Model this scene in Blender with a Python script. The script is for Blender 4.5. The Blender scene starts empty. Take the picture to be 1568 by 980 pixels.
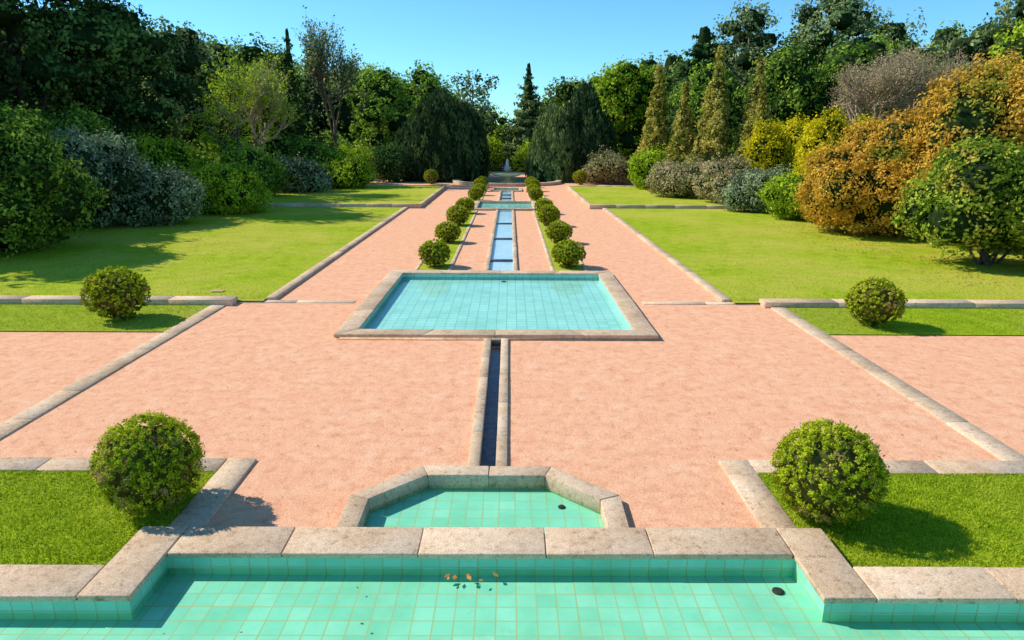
import bpy, math, numpy as np
from mathutils import Vector, Matrix, geometry
rng = np.random.default_rng(11)
scene = bpy.context.scene

# ------------------------------------------------------------------ materials
def newmat(name):
    m = bpy.data.materials.new(name); m.use_nodes = True
    nt = m.node_tree; nt.nodes.clear()
    out = nt.nodes.new('ShaderNodeOutputMaterial')
    return m, nt, out
def nd(nt, t, **kw):
    n = nt.nodes.new(t)
    for k, v in kw.items(): setattr(n, k, v)
    return n
def noise(nt, vec, scale, detail=4, rough=.6):
    n = nd(nt, 'ShaderNodeTexNoise'); n.inputs['Scale'].default_value = scale
    n.inputs['Detail'].default_value = detail; n.inputs['Roughness'].default_value = rough
    nt.links.new(vec, n.inputs['Vector']); return n.outputs['Fac']
def ramp(nt, fac, stops):
    r = nd(nt, 'ShaderNodeValToRGB'); cr = r.color_ramp
    while len(cr.elements) < len(stops): cr.elements.new(.5)
    for e, (p, c) in zip(cr.elements, stops):
        e.position = p; e.color = (c[0], c[1], c[2], 1)
    nt.links.new(fac, r.inputs['Fac']); return r.outputs['Color']
def mixc(nt, fac, a, b, mode='MIX'):
    n = nd(nt, 'ShaderNodeMix', data_type='RGBA', blend_type=mode)
    for s, v in ((0, fac), (6, a), (7, b)):
        if hasattr(v, 'is_linked'): nt.links.new(v, n.inputs[s])
        elif s == 0: n.inputs[0].default_value = v
        else: n.inputs[s].default_value = (v[0], v[1], v[2], 1)
    return n.outputs[2]
def math_(nt, op, a, b=None, c=None):
    n = nd(nt, 'ShaderNodeMath', operation=op)
    for i, v in enumerate((a, b, c)):
        if v is None: continue
        if hasattr(v, 'is_linked'): nt.links.new(v, n.inputs[i])
        else: n.inputs[i].default_value = v
    return n.outputs[0]
def bump(nt, h, strength, dist, prev=None):
    b = nd(nt, 'ShaderNodeBump'); b.inputs['Strength'].default_value = strength
    b.inputs['Distance'].default_value = dist
    nt.links.new(h, b.inputs['Height'])
    if prev is not None: nt.links.new(prev, b.inputs['Normal'])
    return b.outputs['Normal']
def princ(nt, out, col, rough=.8, spec=.2, nrm=None):
    p = nd(nt, 'ShaderNodeBsdfPrincipled')
    if hasattr(col, 'is_linked'): nt.links.new(col, p.inputs['Base Color'])
    else: p.inputs['Base Color'].default_value = (*col, 1)
    p.inputs['Roughness'].default_value = rough
    p.inputs['Specular IOR Level'].default_value = spec
    if nrm is not None: nt.links.new(nrm, p.inputs['Normal'])
    nt.links.new(p.outputs[0], out.inputs['Surface']); return p
def objco(nt): return nd(nt, 'ShaderNodeTexCoord').outputs['Object']

def foliage(name, cd, cm, cl, tr=.3, patch=None, k=1.0):
    m, nt, out = newmat(name)
    cd, cm, cl = [tuple(x * k for x in c) for c in (cd, cm, cl)]
    a = nd(nt, 'ShaderNodeAttribute', attribute_name='tint')
    co = objco(nt)
    n1 = noise(nt, co, .9, 1)
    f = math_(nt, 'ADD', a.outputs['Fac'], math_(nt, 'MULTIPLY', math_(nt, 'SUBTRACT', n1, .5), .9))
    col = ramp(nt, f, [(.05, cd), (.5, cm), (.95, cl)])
    if patch:
        n2 = noise(nt, co, patch[1], 2)
        pf = ramp(nt, n2, [(patch[2], (0, 0, 0)), (patch[2] + .12, (1, 1, 1))])
        col = mixc(nt, pf, col, patch[0])
    d = nd(nt, 'ShaderNodeBsdfDiffuse'); nt.links.new(col, d.inputs['Color'])
    t = nd(nt, 'ShaderNodeBsdfTranslucent'); nt.links.new(col, t.inputs['Color'])
    mx = nd(nt, 'ShaderNodeMixShader'); mx.inputs[0].default_value = tr
    nt.links.new(d.outputs[0], mx.inputs[1]); nt.links.new(t.outputs[0], mx.inputs[2])
    nt.links.new(mx.outputs[0], out.inputs['Surface'])
    return m
def simple(name, c1, c2, scale=6, rough=.85, bs=.4, bd=.02, spec=.15):
    m, nt, out = newmat(name); co = objco(nt)
    n = noise(nt, co, scale, 4, .65)
    princ(nt, out, ramp(nt, n, [(.3, c1), (.7, c2)]), rough, spec, bump(nt, n, bs, bd)); return m
def flat(name, c1, c2, scale):
    m, nt, out = newmat(name); n = noise(nt, objco(nt), scale, 1)
    d = nd(nt, 'ShaderNodeBsdfDiffuse'); nt.links.new(ramp(nt, n, [(.3, c1), (.7, c2)]), d.inputs['Color'])
    nt.links.new(d.outputs[0], out.inputs['Surface']); return m

def m_path():
    m, nt, out = newmat('pink_gravel'); co = objco(nt)
    big = noise(nt, co, .35, 3); mid = noise(nt, co, 2.2, 4, .7); fine = noise(nt, co, 42, 3, .85); sc = noise(nt, co, 5, 7, .75)
    c = ramp(nt, mid, [(.3, (.87, .41, .225)), (.55, (.93, .485, .28)), (.75, (.96, .57, .36))])
    c = mixc(nt, ramp(nt, big, [(.3, (0, 0, 0)), (.75, (.5, .5, .5))]), c, (.92, .45, .25))
    c = mixc(nt, .85, c, ramp(nt, fine, [(.30, (.50, .42, .38)), (.44, (.92, .90, .88)), (.6, (1.08, 1.1, 1.12)), (.75, (1.2, 1.3, 1.4))]), 'MULTIPLY')
    c = mixc(nt, .55, c, ramp(nt, sc, [(.36, (.72, .60, .54)), (.48, (1, 1, 1)), (.66, (1.12, 1.22, 1.3))]), 'MULTIPLY')
    v = nd(nt, 'ShaderNodeTexVoronoi'); v.inputs['Scale'].default_value = 9; nt.links.new(co, v.inputs['Vector'])
    c = mixc(nt, ramp(nt, v.outputs['Distance'], [(.03, (.7, .7, .7)), (.055, (0, 0, 0))]), c, (.45, .22, .13))
    b = bump(nt, sc, .6, .05); b = bump(nt, fine, .5, .015, b)
    princ(nt, out, c, .95, .03, b); return m
def m_stone(name='granite', k=1.0):
    m, nt, out = newmat(name); co = objco(nt)
    a = noise(nt, co, 1.6, 5, .7); f = noise(nt, co, 60, 2, .8); g = noise(nt, co, 12, 6, .8)
    c = ramp(nt, a, [(.3, (.60*k, .42*k, .265*k)), (.5, (.74*k, .55*k, .38*k)), (.72, (.82*k, .66*k, .49*k))])
    c = mixc(nt, .85, c, ramp(nt, g, [(.33, (.40, .34, .28)), (.45, (.93, .91, .88)), (.7, (1.15, 1.15, 1.13))]), 'MULTIPLY')
    c = mixc(nt, .65, c, ramp(nt, f, [(.3, (.45, .42, .4)), (.6, (1.1, 1.1, 1.1))]), 'MULTIPLY')
    gi = nd(nt, 'ShaderNodeAttribute', attribute_name='tint')
    c = mixc(nt, 1, c, ramp(nt, gi.outputs['Fac'], [(0, (.84, .79, .74)), (1, (1.08, 1.04, 1.0))]), 'MULTIPLY')
    b = bump(nt, g, .5, .014); b = bump(nt, f, .3, .004, b)
    princ(nt, out, c, .85, .1, b); return m
def m_grass(name, cols, dry):
    m, nt, out = newmat(name); co = objco(nt)
    big = noise(nt, co, .22, 5, .65); mid = noise(nt, co, 1.7, 5, .7); f = noise(nt, co, 22, 3, .85)
    c = ramp(nt, mid, [(.28, cols[0]), (.5, cols[1]), (.74, cols[2])])
    c = mixc(nt, ramp(nt, big, [(.40, (0, 0, 0)), (.62, (.9, .9, .9))]), c, dry)
    c = mixc(nt, .8, c, ramp(nt, f, [(.28, (.5, .55, .4)), (.5, (.97, .97, .95)), (.72, (1.3, 1.25, 1.15))]), 'MULTIPLY')
    b = bump(nt, f, .8, .04)
    princ(nt, out, c, .9, .05, b); return m
def m_tile(name, base, base2, grout, size=.2, gk=.25):
    m, nt, out = newmat(name); co = objco(nt)
    s = nd(nt, 'ShaderNodeSeparateXYZ'); nt.links.new(co, s.inputs[0])
    g = nd(nt, 'ShaderNodeNewGeometry'); sn = nd(nt, 'ShaderNodeSeparateXYZ'); nt.links.new(g.outputs['True Normal'], sn.inputs[0])
    tot = None; ids = None
    for i, ax in enumerate('XYZ'):
        q = math_(nt, 'DIVIDE', math_(nt, 'ADD', s.outputs[ax], 50.03), size)
        fr = math_(nt, 'FRACT', q)
        d = math_(nt, 'ABSOLUTE', math_(nt, 'SUBTRACT', fr, .5))
        line = math_(nt, 'GREATER_THAN', d, .466)
        ok = math_(nt, 'LESS_THAN', math_(nt, 'ABSOLUTE', sn.outputs[ax]), .75)
        line = math_(nt, 'MULTIPLY', line, ok)
        tot = line if tot is None else math_(nt, 'MAXIMUM', tot, line)
        idv = math_(nt, 'MULTIPLY', math_(nt, 'FLOOR', q), (1.3, 7.7, 3.1)[i])
        ids = idv if ids is None else math_(nt, 'ADD', ids, idv)
    w = nd(nt, 'ShaderNodeTexWhiteNoise', noise_dimensions='1D'); nt.links.new(ids, w.inputs['W'])
    a = noise(nt, co, 1.2, 4, .7)
    c = mixc(nt, w.outputs['Value'], base, base2)
    c = mixc(nt, .85, c, ramp(nt, a, [(.3, (.76, .85, .76)), (.6, (1.04, 1.04, 1.04))]), 'MULTIPLY')
    gl = noise(nt, co, 2.5, 2)
    c = mixc(nt, math_(nt, 'MULTIPLY', tot, math_(nt, 'ADD', gl, gk)), c, grout)
    st = noise(nt, co, 6, 5, .8)
    c = mixc(nt, ramp(nt, st, [(.61, (0, 0, 0)), (.77, (.5, .5, .5))]), c, (.18, .36, .22))
    princ(nt, out, c, .4, .2); return m
def m_water(name, tint, ripple=.15, rs=7, ior=1.33):
    m, nt, out = newmat(name); co = objco(nt)
    n = noise(nt, co, rs, 2, .5)
    b = bump(nt, n, ripple, .01)
    fr = nd(nt, 'ShaderNodeFresnel'); fr.inputs['IOR'].default_value = ior
    t = nd(nt, 'ShaderNodeBsdfTransparent'); t.inputs['Color'].default_value = (*tint, 1)
    g = nd(nt, 'ShaderNodeBsdfGlossy'); g.inputs['Roughness'].default_value = .03; nt.links.new(b, g.inputs['Normal'])
    mx = nd(nt, 'ShaderNodeMixShader'); nt.links.new(fr.outputs[0], mx.inputs[0])
    nt.links.new(t.outputs[0], mx.inputs[1]); nt.links.new(g.outputs[0], mx.inputs[2])
    nt.links.new(mx.outputs[0], out.inputs['Surface']); return m

PATH = m_path(); STONE = m_stone(); STONE2 = m_stone('pale_granite', 1.08)
LAWN = m_grass('lawn_grass', [(.24, .33, .012), (.37, .46, .018), (.50, .55, .035)], (.55, .50, .07))
LAWN2 = m_grass('near_lawn_grass', [(.18, .28, .01), (.32, .42, .014), (.45, .53, .03)], (.42, .42, .06))
SOIL = simple('woodland_ground', (.035, .045, .015), (.09, .085, .03), 3)
TILE1 = m_tile('green_tile', (.23, .66, .44), (.30, .73, .51), (.40, .46, .20), .2, .35)
TILE2 = m_tile('aqua_tile', (.34, .71, .62), (.41, .77, .68), (.20, .44, .34), .25, .5)
TILE3 = m_tile('blue_tile', (.58, .76, .84), (.62, .80, .88), (.42, .6, .66))
CHAN = simple('wet_dark_stone', (.07, .09, .12), (.17, .20, .24), 9)
WATER = m_water('pool_water', (.97, 1, .99), .08, 4, 1.16)
WATER2 = m_water('channel_water', (.96, .98, 1), .35, 10, 1.2)
BARK = flat('bark', (.07, .05, .035), (.18, .14, .10), 8)
BARKP = flat('pale_bark', (.30, .215, .14), (.54, .42, .29), 8)
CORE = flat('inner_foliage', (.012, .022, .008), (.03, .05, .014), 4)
CORE_B = flat('inner_twigs', (.06, .05, .014), (.12, .12, .025), 14)

# ------------------------------------------------------------------ quad builder
class QB:
    def __init__(s): s.V = []; s.F = []; s.M = []; s.T = []; s.n = 0
    def add(s, V, F, mat=0, tint=.5):
        V = np.asarray(V, float); F = np.asarray(F, int)
        s.V.append(V); s.F.append(F + s.n); s.n += len(V)
        s.M.append(np.full(len(F), mat)); s.T.append(np.broadcast_to(np.asarray(tint, float), (len(F),)).copy())
    def build(s, name, mats, loc=(0, 0, 0), smooth=False, parent=None):
        V = np.concatenate(s.V); F = np.concatenate(s.F)
        me = bpy.data.meshes.new(name)
        me.vertices.add(len(V)); me.vertices.foreach_set('co', V.ravel().astype(np.float32))
        me.loops.add(F.size); me.loops.foreach_set('vertex_index', F.ravel().astype(np.int32))
        me.polygons.add(len(F)); me.polygons.foreach_set('loop_start', np.arange(0, F.size, 4, dtype=np.int32))
        me.polygons.foreach_set('loop_total', np.full(len(F), 4, dtype=np.int32))
        me.polygons.foreach_set('material_index', np.concatenate(s.M).astype(np.int32))
        for m in mats: me.materials.append(m)
        a = me.attributes.new('tint', 'FLOAT', 'FACE'); a.data.foreach_set('value', np.concatenate(s.T).astype(np.float32))
        me.update(calc_edges=True)
        if smooth: me.polygons.foreach_set('use_smooth', np.ones(len(F), bool))
        o = bpy.data.objects.new(name, me); o.location = loc
        scene.collection.objects.link(o)
        if parent: o.parent = parent
        return o
def link_copy(o, name, loc, rot=0, sc=1, scz=None):
    c = bpy.data.objects.new(name, o.data); c.location = loc
    c.rotation_euler = (0, 0, rot); c.scale = (sc, sc, scz or sc)
    scene.collection.objects.link(c); return c
def unit(a): return a / (np.linalg.norm(a, axis=-1, keepdims=True) + 1e-9)
def rdir(n): return unit(rng.normal(size=(n, 3)))

def leaves(q, P, N, size, aspect=.5, mat=0, tint=None, jit=.7, droop=0, up=False):
    n = len(P)
    nn = unit(N + rdir(n) * jit)
    u = unit(np.cross(nn, rdir(n)))
    if droop: u = unit(u * (1 - droop) + np.array([0, 0, -1.]) * droop)
    if up: u = unit(np.array([0, 0, 1.]) + rng.normal(size=(n, 3)) * .45)
    v = unit(np.cross(nn, u))
    L = size * rng.uniform(.6, 1.3, (n, 1)) * .5
    u = u * L; v = v * L * aspect
    V = np.stack([P - u, P + v, P + u, P - v], 1).reshape(-1, 3)
    F = np.arange(4 * n).reshape(n, 4)
    q.add(V, F, mat, rng.random(n) if tint is None else tint)

def cubesphere(n=6):
    t = np.linspace(-1, 1, n + 1); V = []; F = []; o = 0
    a, b = np.meshgrid(t, t, indexing='ij'); one = np.ones_like(a)
    for s in (1, -1):
        for f in ((one*s, a, b*s), (b*s, one*s, a), (a, b*s, one*s)):
            p = np.stack(f, -1).reshape(-1, 3); V.append(unit(p))
            i, j = np.meshgrid(range(n), range(n), indexing='ij')
            k = (i * (n + 1) + j).ravel() + o
            F.append(np.stack([k, k + n + 1, k + n + 2, k + 1], 1)); o += (n + 1) ** 2
    return np.concatenate(V), np.concatenate(F)
CSV, CSF = cubesphere(6)
def wob(P, a, f):
    return a * (np.sin(P[:, 0] * f + P[:, 2] * f * .7 + 1.3) * np.cos(P[:, 1] * f * 1.1 - P[:, 2] * f * .5) + .6 * np.sin(P[:, 2] * f * 2.1 + P[:, 0] * f * 1.7))
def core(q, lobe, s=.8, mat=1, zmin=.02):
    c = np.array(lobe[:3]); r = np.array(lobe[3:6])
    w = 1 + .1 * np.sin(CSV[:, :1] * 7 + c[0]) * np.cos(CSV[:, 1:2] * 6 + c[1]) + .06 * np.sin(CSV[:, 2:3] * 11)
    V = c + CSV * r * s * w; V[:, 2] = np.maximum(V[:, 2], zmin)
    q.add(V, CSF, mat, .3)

def crown(q, lobes, nclus, nleaf, rc, size, aspect=.55, mat=0, shell=(.88, 1.06), zs=1, droop=0, jit=.7, zmin=.1, rej=.82, lowcut=-1, wa=.10):
    L = np.array(lobes, float); c = L[:, :3]; r = L[:, 3:6]
    w = (r[:, 0] * r[:, 2]); w = w / w.sum()
    li = rng.choice(len(L), nclus, p=w)
    d = rdir(nclus)
    d[:, 2] = np.where(d[:, 2] < lowcut, -d[:, 2], d[:, 2])
    lt = rng.normal(0, .14, len(L))
    base = c[li] + d * r[li]
    C = c[li] + d * r[li] * (rng.uniform(shell[0], shell[1], (nclus, 1)) + wob(base, wa, 2.6 / max(.6, r.mean() ** .5))[:, None])
    keep = C[:, 2] > zmin
    for k in range(len(L)):
        dist = np.linalg.norm((C - c[k]) / r[k], axis=1)
        keep &= ~((dist < rej) & (li != k))
    C = C[keep]; li = li[keep]; d = unit(d[keep] / r[li] * r[li].mean(1, keepdims=True)); n = len(C)
    rr = rc * rng.uniform(.6, 1.5, (n, 1, 1))
    b = unit(rng.normal(size=(n, nleaf, 3))) * rng.uniform(.3, 1, (n, nleaf, 1)) ** .5
    P = C[:, None] + b * rr * np.array([1, 1, zs])
    N = unit(d[:, None] * .8 + b * 1.1)
    tint = np.clip(rng.normal(.5, .24, (n, 1)) + lt[li][:, None] + rng.normal(0, .2, (n, nleaf)), 0, 1)
    P = P.reshape(-1, 3); N = N.reshape(-1, 3); t = tint.reshape(-1)
    k = P[:, 2] > .02
    leaves(q, P[k], N[k], size, aspect, mat, t[k], jit, droop)

def limb(q, p0, p1, r0, r1, mat=2, sides=6, seg=3, bend=.05):
    p0 = np.array(p0, float); p1 = np.array(p1, float); ax = p1 - p0; ln = np.linalg.norm(ax)
    d = unit(ax); s = unit(np.cross(d, [0.3, .9, .1])); t = np.cross(d, s)
    off = rng.normal(size=3) * bend * ln
    rings = []
    for i in range(seg + 1):
        f = i / seg; c = p0 + ax * f + off * math.sin(f * math.pi); r = r0 + (r1 - r0) * f
        a = np.arange(sides) / sides * 2 * math.pi
        rings.append(c + r * (np.cos(a)[:, None] * s + np.sin(a)[:, None] * t))
    F = []
    for i in range(seg):
        for k in range(sides):
            F.append([i*sides+k, i*sides+(k+1) % sides, (i+1)*sides+(k+1) % sides, (i+1)*sides+k])
    q.add(np.concatenate(rings), F, mat, .5)

# ------------------------------------------------------------------ plants
def shrub(name, x, y, rx, ry, h, mat, leaf=.14, dens=1.0, nl=11, lump=.40, corem=None, asp=.55, wa=.12, legs=0):
    q = QB(); lift = legs
    lobes = [(0, 0, lift + (h - lift) * .40, rx * .68, ry * .68, (h - lift) * .42)]
    for i in range(nl):
        a = i * 2.4 + rng.uniform(-.5, .5); e = rng.uniform(-.15, 1.15)
        s = rng.uniform(lump * .6, lump * 1.2)
        rr = math.cos(e) * (1 - s) + .02
        sz = h * s * .62
        zc = lift * .6 + min((h - lift * .6) * (.36 + .40 * math.sin(e)), h - lift * .6 - sz)
        lobes.append((rr * rx * math.cos(a), rr * ry * math.sin(a), zc, rx * s, ry * s, sz))
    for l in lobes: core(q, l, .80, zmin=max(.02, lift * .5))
    area = 2 * math.pi * rx * h + math.pi * rx * ry
    nt = int(area * 2.2 * dens / (leaf * leaf * asp * .5)); nleaf = 24
    crown(q, lobes, int(nt / nleaf * 1.3), nleaf, leaf * 2.1, leaf, asp, rej=.84, shell=(.84, 1.08), wa=wa, zmin=max(.1, lift * .6))
    limb(q, (0, 0, -.1), (0, 0, h * .5), .12, .06)
    if legs:
        for i in range(9):
            a = rng.uniform(0, 6.28); limb(q, (rng.normal() * .25, rng.normal() * .25, -.05), (rx * .5 * math.cos(a), ry * .5 * math.sin(a), h * .4), .06, .03, sides=5)
    ns = int(area * 2.2); d = rdir(ns); d[:, 2] = abs(d[:, 2])
    l = np.array(lobes)[rng.integers(0, len(lobes), ns)]
    base = l[:, :3] + d * l[:, 3:6] * .98
    for k in range(4):
        leaves(q, base + (d + np.array([0, 0, .6])) * leaf * (k * .7) + rng.normal(size=(ns, 3)) * leaf * .3, d, leaf, asp, 0, None, .9)
    return q.build(name, [mat, corem or CORE, BARK], (x, y, 0))

def tree(name, x, y, h, r, mat, leaf=.3, dens=1.0, nl=14, z0=.25, ls=.36, flat=.8, cores=True, bark=None, tr=.25, lowcut=-1):
    q = QB(); lobes = []; zb = h * z0
    for i in range(nl):
        f = (i + .5) / nl; z = zb + (h - zb) * (.1 + .80 * f)
        env = math.sin(math.pi * min(1, (.18 + .78 * f))) ** .6
        a = i * 2.4 + rng.uniform(-.4, .4); rad = r * env * (1 - ls) * rng.uniform(.5, 1.1) * (1 if f < .9 else .3)
        s = r * ls * rng.uniform(.75, 1.25)
        sz = min(s * flat, h - z)
        lobes.append((rad * math.cos(a), rad * math.sin(a), z, s, s, max(sz, s * .35)))
    limb(q, (0, 0, -.2), (rng.normal() * .2, 0, h * .8), tr, tr * .25, seg=6, bend=.02)
    for l in lobes:
        zt = max(zb * .6, l[2] - (abs(l[0]) + abs(l[1])) * .8)
        limb(q, (0, 0, zt), (l[0], l[1], l[2]), tr * .4, tr * .1, sides=5)
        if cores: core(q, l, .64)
    area = sum(4 * math.pi * l[3] * l[5] for l in lobes) * .8
    nt = int(area * 1.0 * dens / (leaf * leaf * .3)); nleaf = 18
    crown(q, lobes, int(nt / nleaf), nleaf, leaf * 1.8, leaf, .6, rej=.7, shell=(.70, 1.18), lowcut=lowcut)
    return q.build(name, [mat, CORE, bark or BARK], (x, y, 0))

def conifer(name, x, y, h, r, mat, leaf=.25, dens=1.0, layers=14, power=.9, z0=.03):
    q = QB(); limb(q, (0, 0, -.1), (0, 0, h), .2, .02, seg=4, bend=0)
    for i in range(layers):
        f = i / layers; z = h * (z0 + (1 - z0) * f); rr = r * (1 - f) ** power + .12
        rr *= 1.12 if i % 2 else .86
        nb = max(5, int(rr * 8))
        for k in range(nb):
            a = rng.uniform(0, 2 * math.pi); e = rr * rng.uniform(.75, 1.15)
            zt = z + e * .3 + rng.normal() * .1
            n = int(24 * dens * max(.5, e))
            t = rng.random((n, 1)) ** .45
            P = np.array([0, 0, z]) + t * np.array([e * math.cos(a), e * math.sin(a), zt - z]) + rng.normal(size=(n, 3)) * np.array([.15, .15, .11]) * (.5 + e * .4)
            N = unit(np.array([math.cos(a), math.sin(a), .9]) + rng.normal(size=(n, 3)) * .3)
            leaves(q, P, N, leaf, .5, 0, np.clip(rng.normal(.5, .25) + rng.normal(0, .2, n), 0, 1), .6)
    nseg = 7
    for i in range(nseg):
        f = i / nseg; rr = r * (1 - f) ** power * .5
        core(q, (0, 0, h * (f + .06), rr, rr, h / nseg * .8), 1.0)
    return q.build(name, [mat, CORE, BARK], (x, y, 0))

def tiered(name, x, y, h, r, mat, leaf=.24):
    """columnar cypress with spiralling, plump tiers of foliage"""
    q = QB(); lobes = []; n = int(h * 1.25) + 2
    limb(q, (0, 0, -.1), (0, 0, h * .9), .16, .03, seg=4, bend=0)
    for i in range(n):
        f = i / (n - 1); z = .3 + (h - .75) * f; rr = r * (1.02 - f) ** .72
        k = 3 if f < .8 else 1
        for j in range(k):
            a = i * 1.3 + j * 2 * math.pi / k; off = rr * .42 if k > 1 else 0
            lobes.append((off * math.cos(a), off * math.sin(a), z + rng.uniform(-.12, .12), max(.22, rr * .58), max(.22, rr * .58), max(.3, h / n * .62)))
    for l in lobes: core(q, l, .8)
    area = 2.6 * math.pi * r * h
    nt = int(area * 2.6 / (leaf * leaf * .28)); crown(q, lobes, int(nt / 16), 16, leaf * 1.1, leaf, .5, rej=.86, shell=(.88, 1.1), wa=.05)
    return q.build(name, [mat, CORE_B, BARK], (x, y, 0))

def weeping(name, x, y, h, r, mat, dens=1.0, peaks=5):
    q = QB(); lobes = []
    for i in range(peaks):
        a = i * 2 * math.pi / max(1, peaks - 1) + .5; rad = 0 if i == 0 else r * .46
        hh = h if i == 0 else h * rng.uniform(.68, .96); s = r * (.52 if i == 0 else .52)
        lobes.append((rad * math.cos(a), rad * math.sin(a), hh * .36, s, s, hh * .64))
    for l in lobes: core(q, l, .90)
    for l in lobes:
        ns = int(500 * dens)
        d = rdir(ns); d[:, 2] = np.where(d[:, 2] < -.4, -d[:, 2], d[:, 2])
        C = np.array(l[:3]) + d * np.array(l[3:6]) * rng.uniform(.90, 1.06, (ns, 1))
        for c, dd in zip(C, d):
            ln = rng.uniform(.5, 1.4); n = 18
            t = rng.random((n, 1))
            P = c + np.array([dd[0] * .2, dd[1] * .2, -ln]) * t + rng.normal(size=(n, 3)) * .11
            P = P[P[:, 2] > .05]
            if len(P): leaves(q, P, np.tile(dd * np.array([1, 1, .4]), (len(P), 1)), .38, .38, 0, np.clip(rng.normal(.5, .3) + rng.normal(0, .12, len(P)), 0, 1), .6, droop=.7)
    limb(q, (0, 0, -.1), (0, 0, h * .5), .3, .2)
    return q.build(name, [mat, CORE, BARK], (x, y, 0))

def bare_tree(name, x, y, h, r, mat, bark, depth=5, leaf=.2, leafn=6, spread=.55, upb=.25, r0=.2, nbr=4, first=.25):
    q = QB(); tips = []
    def br(p, d, ln, rad, k):
        p1 = p + d * ln
        limb(q, p, p1, rad, rad * .65, 2, 4 if k < depth - 1 else 3, 2 if k > 1 else 1, .06)
        if k <= 2: tips.append((p + p1) / 2); tips.append(p1)
        if k == 0: return
        for i in range(nbr if k > 1 else 3):
            nd_ = unit(d + rng.normal(size=3) * spread + np.array([0, 0, upb]))
            br(p + (p1 - p) * rng.uniform(.45, 1), nd_, ln * rng.uniform(.6, .82), rad * .55, k - 1)
    br(np.array([0, 0, -.1]), np.array([0, 0, 1.]), h * first, r0, depth)
    T = np.array(tips)
    V = np.concatenate(q.V); sc = h / V[:, 2].max(); sr = r / max(1e-3, np.percentile(np.abs(V[:, :2]), 98))
    s = np.array([sr, sr, sc]); q.V = [v * s for v in q.V]; T = T * s
    if leafn:
        P = np.repeat(T, leafn, 0) + rng.normal(size=(len(T) * leafn, 3)) * .18
        leaves(q, P, rdir(len(P)) + np.array([0, 0, .5]), leaf, .55, 0)
    return q.build(name, [mat, CORE, bark], (x, y, 0))

def topiary(name, r, nclus, nleaf, leaf, mat):
    q = QB(); zc = r * 1.06; core(q, (0, 0, zc, r, r, r), .82, zmin=.02)
    d = rdir(nclus)
    w = 1 + .05 * np.sin(d[:, :1] * 4 + 1) * np.cos(d[:, 1:2] * 5) + .035 * np.sin(d[:, 2:] * 8 + d[:, :1] * 6) + rng.normal(size=(nclus, 1)) * .032
    C = np.array([0, 0, zc]) + d * r * w * .97
    ok = (rng.random(nclus) < np.where(d[:, 2] < -.1, .62, 1.0)) & (C[:, 2] > .04)
    C = C[ok]; d = d[ok]; n = len(C)
    b = unit(rng.normal(size=(n, nleaf, 3))) * rng.uniform(.2, 1, (n, nleaf, 1))
    P = C[:, None] + b * r * .07
    N = unit(d[:, None] + b * .8)
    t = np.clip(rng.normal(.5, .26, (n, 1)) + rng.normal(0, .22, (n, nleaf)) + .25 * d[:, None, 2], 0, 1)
    P = P.reshape(-1, 3); N = N.reshape(-1, 3); t = t.reshape(-1)
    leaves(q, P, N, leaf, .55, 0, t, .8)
    ns = nclus // 2; ds = rdir(ns); ds = ds[ds[:, 2] > -.4]
    for k in (.97, 1.01, 1.05):
        S = np.array([0, 0, zc]) + ds * r * (k + rng.normal(size=(len(ds), 1)) * .016)
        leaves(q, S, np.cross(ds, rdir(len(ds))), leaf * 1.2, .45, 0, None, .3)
    limb(q, (0, 0, -.05), (0, 0, r * .5), .05, .04)
    return q.build(name, [mat, CORE_B, BARK])

# ------------------------------------------------------------------ geometry helpers
def inside(pt, poly):
    x, y = pt; c = False; n = len(poly)
    for i in range(n):
        x1, y1 = poly[i]; x2, y2 = poly[(i + 1) % n]
        if (y1 > y) != (y2 > y) and x < (x2 - x1) * (y - y1) / (y2 - y1) + x1: c = not c
    return c
def sheet(name, outer, holes, z, mat):
    pts = []; edges = []
    for lp in [outer] + holes:
        b = len(pts); pts += [Vector(p) for p in lp]
        edges += [(b + i, b + (i + 1) % len(lp)) for i in range(len(lp))]
    v, e, f, *_ = geometry.delaunay_2d_cdt(pts, edges, [], 0, 1e-5)
    F = []
    for t in f:
        c = sum((v[i] for i in t), Vector((0, 0))) / len(t)
        if inside(c, outer) and not any(inside(c, h) for h in holes): F.append(tuple(t))
    me = bpy.data.meshes.new(name); me.from_pydata([(p.x, p.y, z) for p in v], [], F); me.materials.append(mat)
    me.update()
    for p in me.polygons:
        if p.normal.z < 0: p.flip()
    o = bpy.data.objects.new(name, me); scene.collection.objects.link(o); return o
def rect(x0, y0, x1, y1): return [(x0, y0), (x1, y0), (x1, y1), (x0, y1)]
def prism(q, poly, z0, z1, mat=0, tint=.5):
    V = [(p[0], p[1], z0) for p in poly] + [(p[0], p[1], z1) for p in poly]
    q.add(V, [[4, 5, 6, 7], [0, 1, 5, 4], [1, 2, 6, 5], [2, 3, 7, 6], [3, 0, 4, 7], [3, 2, 1, 0]], mat, tint)
def lerp(a, b, t): return (a[0] + (b[0] - a[0]) * t, a[1] + (b[1] - a[1]) * t)
def blocks(q, o0, o1, i0, i1, z0, z1, bl=1.3, gap=.008):
    L = math.dist(lerp(o0, i0, .5), lerp(o1, i1, .5)); n = max(1, round(L / bl)); g = gap / L
    cuts = [0] + [(k + rng.uniform(-.12, .12)) / n for k in range(1, n)] + [1]
    for k in range(n):
        a, b = cuts[k] + g / 2, cuts[k + 1] - g / 2
        dz = rng.uniform(-.004, .004)
        P = [lerp(o0, o1, a), lerp(o0, o1, b), lerp(i0, i1, b), lerp(i0, i1, a)]
        P = [(p[0] + rng.normal() * .002, p[1] + rng.normal() * .002) for p in P]
        ar = sum(P[i][0] * P[(i + 1) % 4][1] - P[(i + 1) % 4][0] * P[i][1] for i in range(4))
        if ar < 0: P = P[::-1]
        prism(q, P, z0, z1 + dz, 0, rng.random())
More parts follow.
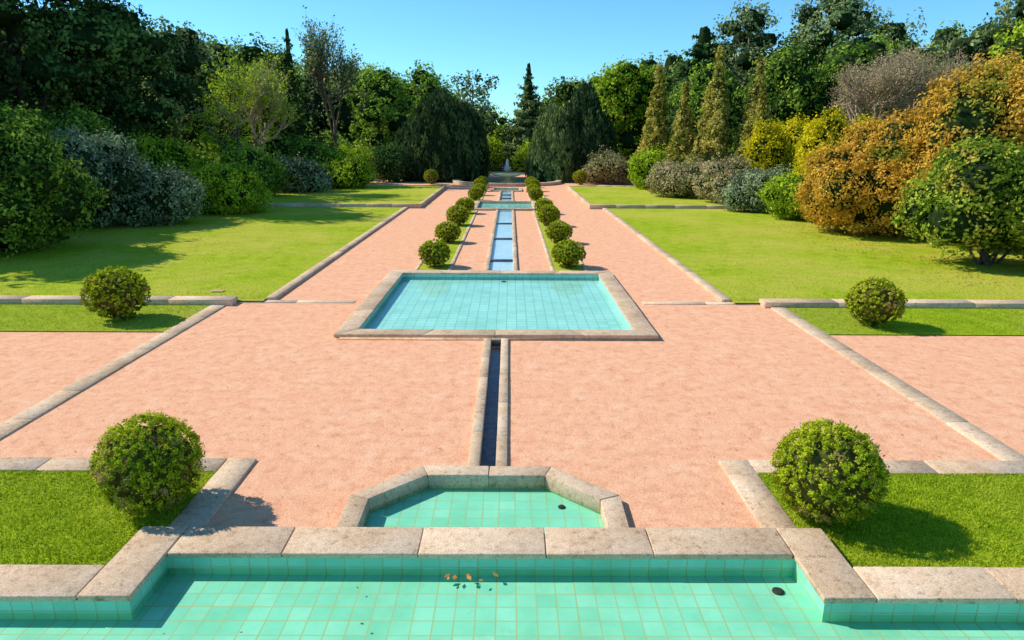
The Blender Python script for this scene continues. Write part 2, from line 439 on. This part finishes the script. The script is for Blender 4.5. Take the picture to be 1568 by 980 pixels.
def bevel(o, w=.012, s=2):
    b = o.modifiers.new('bevel', 'BEVEL'); b.width = w; b.segments = s; b.limit_method = 'ANGLE'
def ring(name, outer, inner, z0, z1, mat, closed=True, bl=1.3):
    q = QB(); n = len(outer)
    for i in range(n if closed else n - 1):
        j = (i + 1) % n; blocks(q, outer[i], outer[j], inner[i], inner[j], z0, z1, bl)
    o = q.build(name, [mat]); bevel(o); return o
def strip(name, x0, y0, x1, y1, z1, mat=None, z0=-.1, bl=1.3):
    q = QB(); mat = mat or STONE
    if abs(x1 - x0) > abs(y1 - y0): blocks(q, (x0, y0), (x1, y0), (x0, y1), (x1, y1), z0, z1, bl)
    else: blocks(q, (x0, y0), (x0, y1), (x1, y0), (x1, y1), z0, z1, bl)
    o = q.build(name, [mat]); bevel(o, .008, 1); return o
def basin(poly, ztop, zfloor, tile, water, zw, parentname, wall=None):
    e = bpy.data.objects.new(parentname, None); scene.collection.objects.link(e)
    n = len(poly); V = [(p[0], p[1], zfloor) for p in poly] + [(p[0], p[1], ztop) for p in poly]
    F = [[i, (i + 1) % n, n + (i + 1) % n, n + i] for i in range(n)]
    me = bpy.data.meshes.new('basin_wall'); me.from_pydata(V, [], F); me.materials.append(wall or tile)
    o = bpy.data.objects.new('basin_wall', me); scene.collection.objects.link(o); o.parent = e
    f = sheet('basin_floor', poly, [], zfloor, tile); f.parent = e
    w = sheet('water', poly, [], zw, water); w.parent = e
    return e

# ------------------------------------------------------------------ pools
P1i = [(-12, 1.5), (12, 1.5), (12, 5.55), (3.28, 5.55), (3.28, 6.25), (-3.28, 6.25), (-3.28, 5.55), (-12, 5.55)]
P1o = [(-12.5, 1), (12.5, 1), (12.5, 6.05), (3.78, 6.05), (3.78, 6.76), (-3.78, 6.76), (-3.78, 6.05), (-12.5, 6.05)]
def grow(poly, d):
    n = len(poly); out = []
    for i in range(n):
        p0 = Vector(poly[i - 1]); p1 = Vector(poly[i]); p2 = Vector(poly[(i + 1) % n])
        a = (p1 - p0).normalized(); b = (p2 - p1).normalized()
        na = Vector((a.y, -a.x)); nb = Vector((b.y, -b.x)); m = (na + nb)
        m = m / m.dot(na) if m.dot(na) > 1e-6 else na
        out.append((p1.x + m.x * d, p1.y + m.y * d))
    return out
e = basin(grow(P1i, .02), .09, -.13, TILE1, WATER, -.05, 'near_pool')
q = QB(); zt = .15; z0 = .085
def run(x0, y0, x1, y1, bl=1.45):
    if abs(x1 - x0) > abs(y1 - y0): blocks(q, (x0, y0), (x1, y0), (x0, y1), (x1, y1), z0, zt, bl)
    else: blocks(q, (x0, y0), (x0, y1), (x1, y0), (x1, y1), z0, zt, bl)
run(-3.27, 6.25, 3.27, 6.76)
for s in (-1, 1):
    a, b = sorted((s * 3.28, s * 3.78)); run(a, 5.55, b, 6.76, 3)
    a, b = sorted((s * 3.79, s * 12.5)); run(a, 5.55, b, 6.05)
    a, b = sorted((s * 12, s * 12.5)); run(a, 1, b, 5.54)
run(-11.99, 1, 11.99, 1.5)
o = q.build('coping', [STONE2], parent=e); bevel(o)
q = QB(); a = grow(P1o, -.03); b = grow(P1i, .021)
for i in range(8):
    j = (i + 1) % 8; prism(q, [a[i], a[j], b[j], b[i]], -.12, .084)
q.build('coping_body', [STONE], parent=e)

OCTo = [(1.66, 6.78), (1.66, 7.56), (.86, 8.32), (-.86, 8.32), (-1.66, 7.56), (-1.66, 6.78)]
OCTi = [(1.41, 6.78), (1.41, 7.45), (.76, 8.06), (-.76, 8.06), (-1.41, 7.45), (-1.41, 6.78)]
e = basin(grow(OCTi, .015), .04, -.11, TILE1, WATER, -.05, 'octagonal_pool')
ring('coping', OCTo, OCTi, -.1, .1, STONE, closed=False, bl=.95).parent = e

P2o = rect(-3.6, 14.5, 3.6, 22.05); P2i = rect(-3.14, 14.95, 3.14, 21.6)
e = basin(grow(P2i, .02), .05, -.10, TILE2, WATER, -.04, 'rectangular_pool')
ring('coping', P2o, P2i, .05, .125, STONE, bl=1.9).parent = e
q = QB(); a = grow(P2o, -.02); b = grow(P2i, .021)
for i in range(4):
    j = (i + 1) % 4; prism(q, [a[i], a[j], b[j], b[i]], -.1, .049)
q.build('coping_body', [STONE]).parent = e

P3o = rect(-2.05, 42.0, 2.05, 47.4); P3i = rect(-1.75, 42.3, 1.75, 47.1)
e = basin(grow(P3i, .02), .1, -.04, TILE2, WATER, .0, 'square_pool')
ring('coping', P3o, P3i, -.1, .13, STONE, bl=1.5).parent = e

e = basin(rect(-.12, 8.33, .12, 14.49), -.002, -.18, CHAN, WATER2, -.07, 'narrow_rill')
strip('edging', -.27, 8.33, -.11, 14.49, .05).parent = e
strip('edging', .11, 8.33, .27, 14.49, .05).parent = e
def channel(y0, y1, w, weirs):
    e = basin(rect(-w, y0, w, y1), .05, -.03, TILE3, WATER2, .0, 'stepped_channel')
    strip('edging', -w - .14, y0, -w + .01, y1, .07).parent = e
    strip('edging', w - .01, y0, w + .14, y1, .07).parent = e
    for y in weirs: strip('weir', -w + .015, y, w - .015, y + .14, .045, CHAN, bl=3).parent = e
channel(22.06, 41.99, .42, [24.5, 30.0, 35.5])
channel(47.41, 57.0, .42, [50.5, 53.6])
P4o = rect(-1.3, 57.01, 1.3, 60.2); P4i = rect(-1.05, 57.26, 1.05, 59.95)
e = basin(grow(P4i, .02), .08, -.05, TILE2, WATER, .0, 'small_pool')
ring('coping', P4o, P4i, -.1, .12, STONE).parent = e

NF = 40; FC = (0, 68.2)
def circ(r, n=NF): return [(FC[0] + r * math.cos(2 * math.pi * i / n), FC[1] + r * math.sin(2 * math.pi * i / n)) for i in range(n)]
fe = basin(circ(4.9), .2, -.05, TILE2, WATER, .1, 'round_fountain')
ring('basin_rim', circ(5.35), circ(4.85), -.1, .3, STONE, bl=5).parent = fe
def lathe(q, prof, c, n=28, mat=0):
    a = np.arange(n) / n * 2 * math.pi; V = []
    for r, z in prof: V.append(np.stack([c[0] + r * np.cos(a), c[1] + r * np.sin(a), np.full(n, z)], 1))
    F = [[i*n+k, i*n+(k+1) % n, (i+1)*n+(k+1) % n, (i+1)*n+k] for i in range(len(prof)-1) for k in range(n)]
    q.add(np.concatenate(V), F, mat, .6)
q = QB(); lathe(q, [(.75, -.05), (.7, .2), (.35, .3), (.3, .45), (.5, .55), (1.1, .68), (1.6, .88), (1.65, 1.0), (1.5, 1.0), (1.35, .9), (.9, .82), (.25, .8), (.18, 1.15), (.42, 1.26), (.44, 1.32), (.1, 1.3), (.02, 1.3)], FC)
q.build('pedestal_bowl', [STONE2], smooth=True).parent = fe
m, nt, out = newmat('fountain_spray'); princ(nt, out, (.88, .92, .95), .3, .5); SPRAY = m
q = QB(); n = 1800; t = rng.random((n, 1)); a = rng.uniform(0, 6.28, (n, 1)); rr = .05 + .28 * (1 - t) * rng.random((n, 1))
P = np.concatenate([FC[0] + rr * np.cos(a), FC[1] + rr * np.sin(a), 1.2 + t * 1.05], 1)
leaves(q, P, rdir(n), .08, .6); q.build('water_jet', [SPRAY]).parent = fe

# ------------------------------------------------------------------ ground sheets
holes = [grow(P1i, .2), [(1.5, 6.50), (1.5, 7.5), (.8, 8.18), (-.8, 8.18), (-1.5, 7.5), (-1.5, 6.50)],
         rect(-.125, 8.20, .125, 14.6), grow(P2i, .2), rect(-.43, 21.85, .43, 42.1), grow(P3i, .15),
         rect(-.43, 47.3, .43, 57.1), grow(P4i, .1), circ(5.0)]
sheet('ground', rect(-700, -200, 700, 1100), holes, -.03, SOIL)
sheet('pink_gravel_path', rect(-30, 6.0, 30, 18.0), holes[:4], 0, PATH)
sheet('pink_gravel_path', rect(-6.2, 18.0, 6.2, 90.0), holes[3:], 0, PATH)
sheet('pink_gravel_path', [(-14, 62.5), (-6.2, 62.5), (-6.2, 76), (-14, 76)], [], .002, PATH)
sheet('pink_gravel_path', [(6.2, 62.5), (14, 62.5), (14, 76), (6.2, 76)], [], .002, PATH)
for s in (-1, 1):
    def R(x0, y0, x1, y1):
        return rect(min(s * x0, s * x1), y0, max(s * x0, s * x1), y1)
    sheet('near_lawn', R(3.6, 6.0, 24, 8.3), [], .02, LAWN2)
    r_ = R(3.2, 6.77, 3.6, 8.65); strip('stone_edging', r_[0][0], 6.77, r_[1][0], 8.65, .04)
    r_ = R(3.605, 8.27, 24, 8.65); strip('stone_edging', r_[0][0], 8.27, r_[1][0], 8.65, .04)
    r_ = R(7.2, 8.655, 7.58, 17.55); strip('stone_edging', r_[0][0], 8.655, r_[1][0], 17.55, .03)
    sheet('lawn_strip', R(7.58, 15.0, 30, 17.6), [], .022, LAWN2)
    r_ = R(7.05, 17.55, 34, 18.0); strip('stone_kerb', r_[0][0], 17.55, r_[1][0], 18.0, .16, bl=1.8)
    r_ = R(3.9, 18.0, 7.05, 18.3); strip('stone_step', r_[0][0], 17.9, r_[1][0], 18.16, .02, STONE2)
    sheet('lawn', R(6.35, 17.9, 34, 43.4), [], .06, LAWN)
    r_ = R(6.1, 18.17, 6.36, 43.2); strip('stone_edging', r_[0][0], 18.17, r_[1][0], 43.2, .09)
    r_ = R(5.3, 43.2, 34, 43.6); strip('stone_kerb', r_[0][0], 43.2, r_[1][0], 43.6, .26, bl=1.8)
    sheet('lawn', R(5.5, 43.5, 34, 61), [], .2, LAWN)
    r_ = R(5.3, 43.61, 5.52, 61); strip('stone_edging', r_[0][0], 43.61, r_[1][0], 61, .23)
    r_ = R(5.53, 60.8, 14, 61.1); strip('stone_edging', r_[0][0], 60.8, r_[1][0], 61.1, .24)
    r_ = R(7.5, 73.5, 15, 74); strip('low_stone_wall', r_[0][0], 73.5, r_[1][0], 74, .5)
    for y0, y1 in ((22.1, 41.9), (47.5, 64)):
        sheet('grass_border', R(1.8, y0, 2.8, y1), [], .02, LAWN)
        r_ = R(1.68, y0, 1.8, y1); strip('stone_edging', r_[0][0], y0, r_[1][0], y1, .04, STONE2)
        r_ = R(2.8, y0, 2.9, y1); strip('stone_edging', r_[0][0], y0, r_[1][0], y1, .04, STONE2)
sheet('flat_stone', rect(-8.2, 18.9, -7.85, 19.15), [], .085, STONE2)

GB = foliage('grass_blades', (.22, .32, .012), (.40, .52, .018), (.60, .64, .05), .4)
def blades(x0, y0, x1, y1, dens, size, z, pw=1):
    q = QB(); n = int((x1 - x0) * (y1 - y0) * dens)
    P = np.stack([rng.uniform(x0, x1, n), y0 + (y1 - y0) * rng.random(n) ** pw, z + size * .25 * np.ones(n)], 1)
    P = P[~((np.abs(P[:, 0]) < 3.80) & (P[:, 1] < 6.78))]
    P[:, 2] += .012 * np.sin(P[:, 0] * 9) * np.sin(P[:, 1] * 11)
    leaves(q, P, rdir(len(P)), size, .22, 0, None, .5, up=True)
    q.build('grass', [GB])
for s in (-1, 1):
    a, b = sorted((s * 3.6, s * 10.5)); blades(a, 6.05, b, 8.27, 4000, .048, .02)
    a, b = sorted((s * 7.6, s * 19)); blades(a, 15.0, b, 17.55, 700, .05, .02)
    a, b = sorted((s * 6.37, s * 22)); blades(a, 18.1, b, 36, 90, .05, .06, 2.2)

# ------------------------------------------------------------------ topiary balls
TOP = foliage('clipped_box', (.14, .19, .008), (.36, .44, .016), (.64, .67, .035), .35, ((.50, .35, .12), 3.4, .56))
big = topiary('topiary_bush', .60, 1200, 24, .032, TOP); big.location = (-3.95, 7.35, 0.02); big.scale = (.96, .96, .93); big.rotation_euler = (0, 0, .6)
link_copy(big, 'topiary_bush', (3.99, 7.18, 0.02), 2.6, .99, .94)
mid = topiary('topiary_bush', .60, 700, 16, .055, TOP); mid.location = (-9.2, 16.1, 0); mid.scale = (1.14, 1.14, 1.03)
link_copy(mid, 'topiary_bush', (9.0, 15.8, 0), 1.3, 1.02, .92)
small = None
for i, y in enumerate([23.3, 28.9, 34.7, 40.3, 49, 53.3, 57.6, 61.9]):
    for s in (-1, 1):
        X = s * (2.3 if y < 45 else 2.15); sc = .90 * rng.uniform(.93, 1.07)
        if small is None:
            small = topiary('topiary_bush', .60, 500, 14, .075, TOP); small.location = (X, y, 0); small.scale = (sc, sc, sc * .85)
        else: link_copy(small, 'topiary_bush', (X + rng.normal() * .05, y, 0), rng.uniform(0, 6), sc, sc * rng.uniform(.80, .92))
for x in (-7.2, 6.9): link_copy(small, 'topiary_bush', (x, 66, 0), 1, 1.1)

# ------------------------------------------------------------------ plants placement
K = 1.9
G_dark = foliage('dark_leaf', (.012, .03, .010), (.040, .080, .020), (.10, .17, .04), .3, None, 1.7)
G_cam = foliage('glossy_leaf', (.025, .06, .010), (.085, .15, .018), (.26, .34, .04), .3, None, 1.6)
G_blue = foliage('grey_green_leaf', (.06, .085, .045), (.16, .20, .10), (.33, .38, .20), .25, None, 1.4)
G_mid = foliage('green_leaf', (.035, .075, .010), (.11, .18, .020), (.27, .35, .045), .35, None, K)
G_bright = foliage('bright_leaf', (.08, .13, .008), (.23, .32, .016), (.43, .50, .04), .4, None, 1.6)
G_yel = foliage('yellow_leaf', (.24, .24, .01), (.64, .56, .015), (.92, .78, .03), .4)
G_or = foliage('autumn_leaf', (.30, .18, .02), (.76, .44, .05), (.95, .60, .10), .4, ((.42, .44, .06), .5, .56))
G_camr = foliage('camellia_leaf', (.07, .12, .012), (.20, .30, .025), (.52, .52, .07), .35, ((.62, .45, .07), .9, .57), 1.25)
G_pink = foliage('rosy_leaf', (.18, .18, .06), (.42, .39, .16), (.68, .52, .29), .3)
G_con = foliage('conifer_leaf', (.12, .13, .015), (.36, .34, .055), (.66, .52, .13), .4, None, 1.2)
G_weep = foliage('cypress_leaf', (.014, .028, .014), (.042, .078, .028), (.11, .16, .05), .2, None, 1.2)
G_weep2 = foliage('cypress_leaf_light', (.06, .10, .03), (.17, .24, .07), (.32, .38, .13), .3)
G_euc = foliage('eucalyptus_leaf', (.035, .055, .02), (.12, .16, .06), (.28, .32, .13), .35, None, 1.75)
G_far = foliage('woodland_leaf', (.035, .06, .015), (.11, .16, .03), (.27, .34, .07), .35, None, 1.8)
G_twig = foliage('twig_leaf', (.26, .19, .08), (.52, .39, .20), (.70, .56, .32), .4)

shrub('camellia_bush', -18.9, 25.5, 3.4, 3.2, 5.2, G_cam, .17, .9, 15)
shrub('camellia_bush', -23.5, 30, 4, 3.5, 6.0, G_mid, .20, .8, 12)
shrub('grey_leaf_shrub', -19.9, 33.5, 2.9, 2.5, 4.4, G_blue, .16, .9, 13)
shrub('grey_leaf_shrub', -17.6, 34.5, 2.5, 2.0, 3.0, G_blue, .16, .9, 11)
shrub('green_mound_shrub', -16.6, 39.5, 3.2, 2.3, 2.7, G_bright, .14, 1, 7, .5)
shrub('green_shrub', -21.8, 43, 3.2, 2.5, 4.3, G_bright, .19, .9)
shrub('green_shrub', -25, 40, 3.6, 3, 6.0, G_mid, .22, .9)
shrub('green_shrub', -18.2, 49, 2.6, 2.2, 3.9, G_mid, .2, .9)
shrub('grey_leaf_shrub', -16.3, 53.5, 2.6, 2, 2.9, G_blue, .2, .9)
shrub('green_mound_shrub', -13.6, 58, 2.6, 2, 2.5, G_bright, .2, .9, 7, .5)
shrub('green_shrub', -17, 60, 3.2, 2.5, 4.2, G_mid, .24, .8)
shrub('dark_round_shrub', -11.6, 69, 2.3, 2, 3.3, G_dark, .22, 1, 7)
shrub('green_shrub', -14.8, 66, 2.2, 2, 3.6, G_bright, .24, .9, 6)
shrub('green_shrub', -3.9, 77, 1.6, 1.6, 2.4, G_mid, .24, .9, 6)
shrub('autumn_shrub', 17.6, 31.5, 3.8, 3.2, 5.6, G_or, .14, 1, 15)
shrub('autumn_shrub', 21.9, 29, 5.4, 4.0, 8.0, G_or, .16, .9, 18)
shrub('camellia_bush', 17.2, 23.8, 3.1, 2.4, 4.4, G_camr, .16, .75, 14, .36, legs=.7)
shrub('camellia_bush', 20.4, 21.5, 3.1, 2.6, 4.8, G_camr, .16, .75, 14, .36, legs=.6)
shrub('yellow_shrub', 18.3, 38.5, 2.3, 1.9, 6.3, G_yel, .16, 1, 10)
shrub('yellow_shrub', 17.9, 46, 2.4, 1.9, 5.8, G_yel, .17, 1, 10)
shrub('bright_mound_shrub', 16.0, 37.8, 2.1, 1.6, 2.5, G_bright, .14, 1, 7)
shrub('grey_leaf_shrub', 15.4, 41.5, 2.2, 1.8, 2.7, G_blue, .16, 1, 9)
shrub('rosy_shrub', 14.8, 46, 2.2, 1.8, 3.0, G_pink, .17, 1, 10)
shrub('rosy_shrub', 12.9, 50.5, 2.4, 2.0, 2.9, G_pink, .18, 1, 10)
shrub('green_shrub', 12.0, 58, 2.0, 1.8, 3.4, G_bright, .22, .9, 7)
shrub('pale_shrub', 10.0, 67.5, 2.7, 2.0, 3.1, G_pink, .22, .9, 8)
shrub('green_shrub', 4.6, 77.5, 1.6, 1.6, 2.2, G_mid, .24, .9, 6)

for (x, y, h, r) in [(12.9, 61, 10.4, 1.7), (16.7, 57, 11.0, 1.9), (14.7, 59, 8.6, 1.5), (15.7, 53, 7.0, 1.5), (18.3, 51, 7.4, 1.5), (13.6, 55.5, 6.0, 1.5), (19.6, 56, 10.4, 1.8), (16.8, 48.8, 5.6, 1.3), (14.3, 52.5, 4.6, 1.4)]:
    tiered('columnar_conifer', x, y, h, r, G_con)
conifer('dark_spire_conifer', -18.6, 62, 12.8, 2.0, G_dark, .32, .9, 20)
conifer('spire_conifer', 2.7, 95, 13.4, 3.4, G_weep2, .45, .8, 22, .9)
conifer('tall_pine', 22, 82, 16.0, 4.6, G_dark, .45, 1, 16, .6)
weeping('weeping_cypress', -6.9, 73, 8.9, 5.2, G_weep, 1.0, 7)
weeping('weeping_cypress', 7.9, 73, 9.6, 3.7, G_weep, 1.0, 5)
weeping('weeping_cypress', 4.5, 71, 7.4, 2.5, G_weep2, .8, 5)
tree('cedar_tree', -30, 44, 20, 8, G_dark, .32, .9, 22, .12, .33, .5, tr=.5)
tree('cedar_tree', -26.0, 48, 13.6, 5.5, G_dark, .30, .9, 18, .12, .33, .5, tr=.45)
tree('cedar_tree', -38, 40, 18, 8, G_dark, .36, .8, 18, .12, .33, .5, tr=.5)
tree('shade_tree', -30.5, 33.5, 15, 5, G_mid, .36, .7, 15, .3, .33, .6, tr=.4)
tree('shade_tree', -26.5, 26.0, 13, 4.2, G_mid, .36, .6, 13, .35, .36, .6, tr=.35)
tree('green_tree', -25.5, 58, 13.2, 4.2, G_euc, .32, .8, 14, .15, .36, .9)
tree('green_tree', -21.5, 62, 12.2, 4.2, G_far, .32, .8, 13, .15)
tree('airy_tree', -19.3, 50, 10.0, 3.0, G_bright, .16, .25, 14, .22, .34, .8, cores=False)
bare_tree('airy_branching_tree', -18.2, 52, 9.8, 3.6, G_bright, BARKP, 5, .17, 3, .5, .25, .2)
bare_tree('sparse_tall_tree', -15.8, 65, 15.0, 3.0, G_euc, BARK, 5, .24, 2, .6, .3, .26)
tree('green_tree', -15, 84, 12.4, 5.0, G_mid, .38, .8, 14, .1)
tree('green_tree', -10.5, 90, 13.0, 4.8, G_mid, .40, .8, 13, .1)
tree('pine_tree', -5.0, 99, 13.4, 4.6, G_euc, .42, .8, 10, .4, .36, .6, cores=False)
tree('green_tree', 14.5, 88, 13.6, 6.2, G_bright, .38, .9, 17, .1)
tree('green_tree', 8.6, 92, 11.8, 5.0, G_far, .40, .9, 14, .1)
tree('green_tree', 20.5, 72, 12.2, 4.6, G_mid, .32, .9, 14, .1)
tree('eucalyptus_tree', 28, 85, 19.8, 5.6, G_euc, .40, .9, 15, .3, .32, .75, tr=.4, bark=BARKP)
tree('eucalyptus_tree', 37.5, 84, 20.8, 8.2, G_euc, .40, .9, 20, .3, .28, .75, tr=.45, bark=BARKP)
tree('dark_tree', 23.8, 61, 11.8, 4.2, G_cam, .32, .9, 14, .1)
tree('dark_tree', 30.5, 60, 12.8, 5.0, G_mid, .32, .9, 15, .1)
bare_tree('brown_twig_tree', 22.8, 44, 10.4, 4.4, G_twig, BARKP, 6, .13, 2, .5, .25, .2, 4, .2)
bare_tree('brown_twig_tree', 27, 46, 10.4, 4.2, G_twig, BARKP, 5, .14, 4, .5, .25, .2, 4, .2)
tree('bright_tree', 28.5, 36, 11.8, 5.2, G_bright, .22, .8, 17, .1)
tree('dark_tree', 36, 50, 16.0, 6, G_euc, .32, .8, 16, .2, .3, .6)
tree('dark_tree', 44, 55, 19.0, 7.5, G_dark, .34, .8, 16, .2, .3, .6)
tree('vista_tree', -2.2, 108, 8.5, 3.2, G_bright, .42, .9, 10, .05)
tree('vista_tree', 3.0, 116, 8.8, 3.2, G_bright, .42, .9, 10, .05)
shrub('green_shrub', -2.6, 92, 2.0, 2, 4.2, G_bright, .3, .9, 6)
shrub('green_shrub', 2.6, 90, 1.8, 2, 3.6, G_bright, .3, .9, 6)

q = QB()
bear = [-1.0, -.70, -.52, -.45, -.38, -.30, -.21, -.14, -.08, -.03, -.012, .005, .03, .07, .14, .22, .30, .38, .45, .55, .62, .8, 1.1]
elev = [.20, .185, .16, .14, .125, .108, .095, .085, .062, .035, .022, .022, .045, .065, .09, .115, .13, .13, .135, .145, .15, .18, .22]
for t in np.arange(-1.1, 1.15, .026):
    for rep in range(2):
        tt = t + rng.uniform(-.01, .01)
        Y = (rng.uniform(96, 112) if abs(tt) < .35 else rng.uniform(68, 84)) * (1 + .18 * rep)
        if abs(tt) < .03: Y += 16
        Hh = 4.35 + Y * np.interp(tt, bear, elev) * rng.uniform(.78, 1.04)
        x = tt * Y; rr = rng.uniform(2.4, 3.8)
        if abs(tt) < .03: rr = 1.6
        L = [(x, Y, Hh - rr * .9, rr * .7, rr * .7, rr * .9), (x + rng.normal() * .8, Y - .5, Hh * .72, rr * .9, rr * .9, Hh * .16), (x + rng.normal(), Y - 1, Hh * .5, rr, rr, Hh * .25), (x + rng.normal(), Y - 2, Hh * .2, rr, rr, Hh * .22)]
        for l in L: core(q, l, .8)
        crown(q, L, 110, 13, .85, .54, .6, shell=(.85, 1.15), rej=.8)
q.build('distant_woods', [G_far, CORE])
q = QB()
for s in (-1, 1):
    for i in range(46):
        y = 24 + i * 1.35; x = s * (np.interp(y, [24, 45, 60, 86], [24, 23, 19, 15]) + rng.uniform(0, 5))
        h = rng.uniform(2.2, 4.6); r = rng.uniform(1.6, 2.6)
        l = (x, y, h * .45, r, r, h * .52); core(q, l, .82); crown(q, [l], 70, 15, .45, .31, .6, wa=.2)
q.build('undergrowth', [G_mid, CORE])

# ------------------------------------------------------------------ fallen leaves, drains
m, nt, out = newmat('dead_leaf'); a = nd(nt, 'ShaderNodeAttribute', attribute_name='tint')
princ(nt, out, ramp(nt, a.outputs['Fac'], [(0, (.10, .05, .02)), (.6, (.40, .16, .03)), (1, (.6, .30, .05))]), .7); DEAD = m
UP = lambda n: np.tile([0, 0, 1.], (n, 1))
q = QB(); n = 7
P = np.stack([rng.normal(-.12, .10, n), 6.17 - np.abs(rng.normal(0, .04, n)), np.full(n, -.04)], 1)
leaves(q, P, UP(n), .09, .6, 0, rng.uniform(.3, 1, n), .2)
n = 12; P = np.stack([rng.uniform(-3, 3, n), rng.uniform(4.3, 6.0, n), np.full(n, -.045)], 1)
leaves(q, P, UP(n), .05, .6, 0, rng.uniform(0, .6, n), .1)
n = 260; P = np.stack([rng.uniform(-9, 9, n), rng.uniform(6.9, 17, n), np.full(n, .035)], 1)
P = P[~((np.abs(P[:, 0]) < 3.6) & (P[:, 1] > 14.3)) & ~((np.abs(P[:, 0]) < 1.8) & (P[:, 1] < 8.5))]; P = P[np.abs(P[:, 0]) > .3]
P[:, 2] = np.where((np.abs(P[:, 0]) > 3.6) & (P[:, 1] < 8.3), .06, .012)
leaves(q, P, UP(len(P)), .035, .6, 0, None, .15)
n = 900; P = np.stack([15.2 - np.abs(rng.normal(0, 1.6, n)) + rng.uniform(0, 2, n), rng.uniform(20, 36, n), np.full(n, .075)], 1)
leaves(q, P, UP(n), .09, .6, 0, rng.uniform(.4, 1, n), .3)
n = 350; P = np.stack([-15.5 + np.abs(rng.normal(0, 2, n)), rng.uniform(20, 42, n), np.full(n, .075)], 1)
leaves(q, P, UP(n), .08, .6, 0, None, .3)
q.build('fallen_leaves', [DEAD])
DRAIN = simple('drain_metal', (.02, .02, .02), (.06, .06, .05), 30)
def drain(x, y, z, r):
    q = QB(); lathe(q, [(r, z), (r, z + .012), (r * .8, z + .02), (.005, z + .02)], (x, y), 18); q.build('pool_drain', [DRAIN])
drain(.95, 7.62, -.109, .045); drain(3.05, 6.02, -.129, .06); drain(0.02, 7.0, -.109, .05); drain(.1, 21.3, -.099, .08)

# ------------------------------------------------------------------ light, sky, camera
sd = Vector((1, -.3, -1.044 * math.tan(math.radians(41)))).normalized()
sun = bpy.data.lights.new('sun', 'SUN'); sun.energy = 5.0; sun.angle = math.radians(.5); sun.color = (1, .96, .85)
so = bpy.data.objects.new('sun', sun); so.rotation_euler = sd.to_track_quat('-Z', 'Y').to_euler(); so.location = (-30, 10, 40); scene.collection.objects.link(so)
w = bpy.data.worlds.new('World'); scene.world = w; w.use_nodes = True; nt = w.node_tree
sky = nt.nodes.new('ShaderNodeTexSky'); sky.sky_type = 'NISHITA'; sky.sun_disc = False
sky.sun_elevation = math.radians(41); sky.sun_rotation = math.radians(286.7); sky.air_density = 1.0; sky.dust_density = 0.0; sky.ozone_density = 3.0; sky.altitude = 500
hs = nt.nodes.new('ShaderNodeMix'); hs.data_type = 'RGBA'; hs.blend_type = 'MULTIPLY'; hs.inputs[0].default_value = 1; hs.inputs[7].default_value = (.60, 1.08, 1.28, 1)
nt.links.new(sky.outputs[0], hs.inputs[6])
bg = nt.nodes['Background']; bg.inputs[1].default_value = .15
nt.links.new(hs.outputs[2], bg.inputs[0])
cam = bpy.data.cameras.new('camera'); cam.lens = 24; cam.sensor_width = 36; cam.clip_end = 3000; cam.clip_start = .05
co = bpy.data.objects.new('camera', cam); scene.collection.objects.link(co)
co.matrix_world = Matrix.Translation((.29, 0, 4.35)) @ Matrix.Rotation(math.radians(-.22), 4, 'Z') @ Matrix.Rotation(math.radians(75), 4, 'X') @ Matrix.Rotation(math.radians(.3), 4, 'Z')
scene.camera = co
scene.view_settings.view_transform = 'Standard'; scene.view_settings.look = 'None'; scene.view_settings.exposure = 0
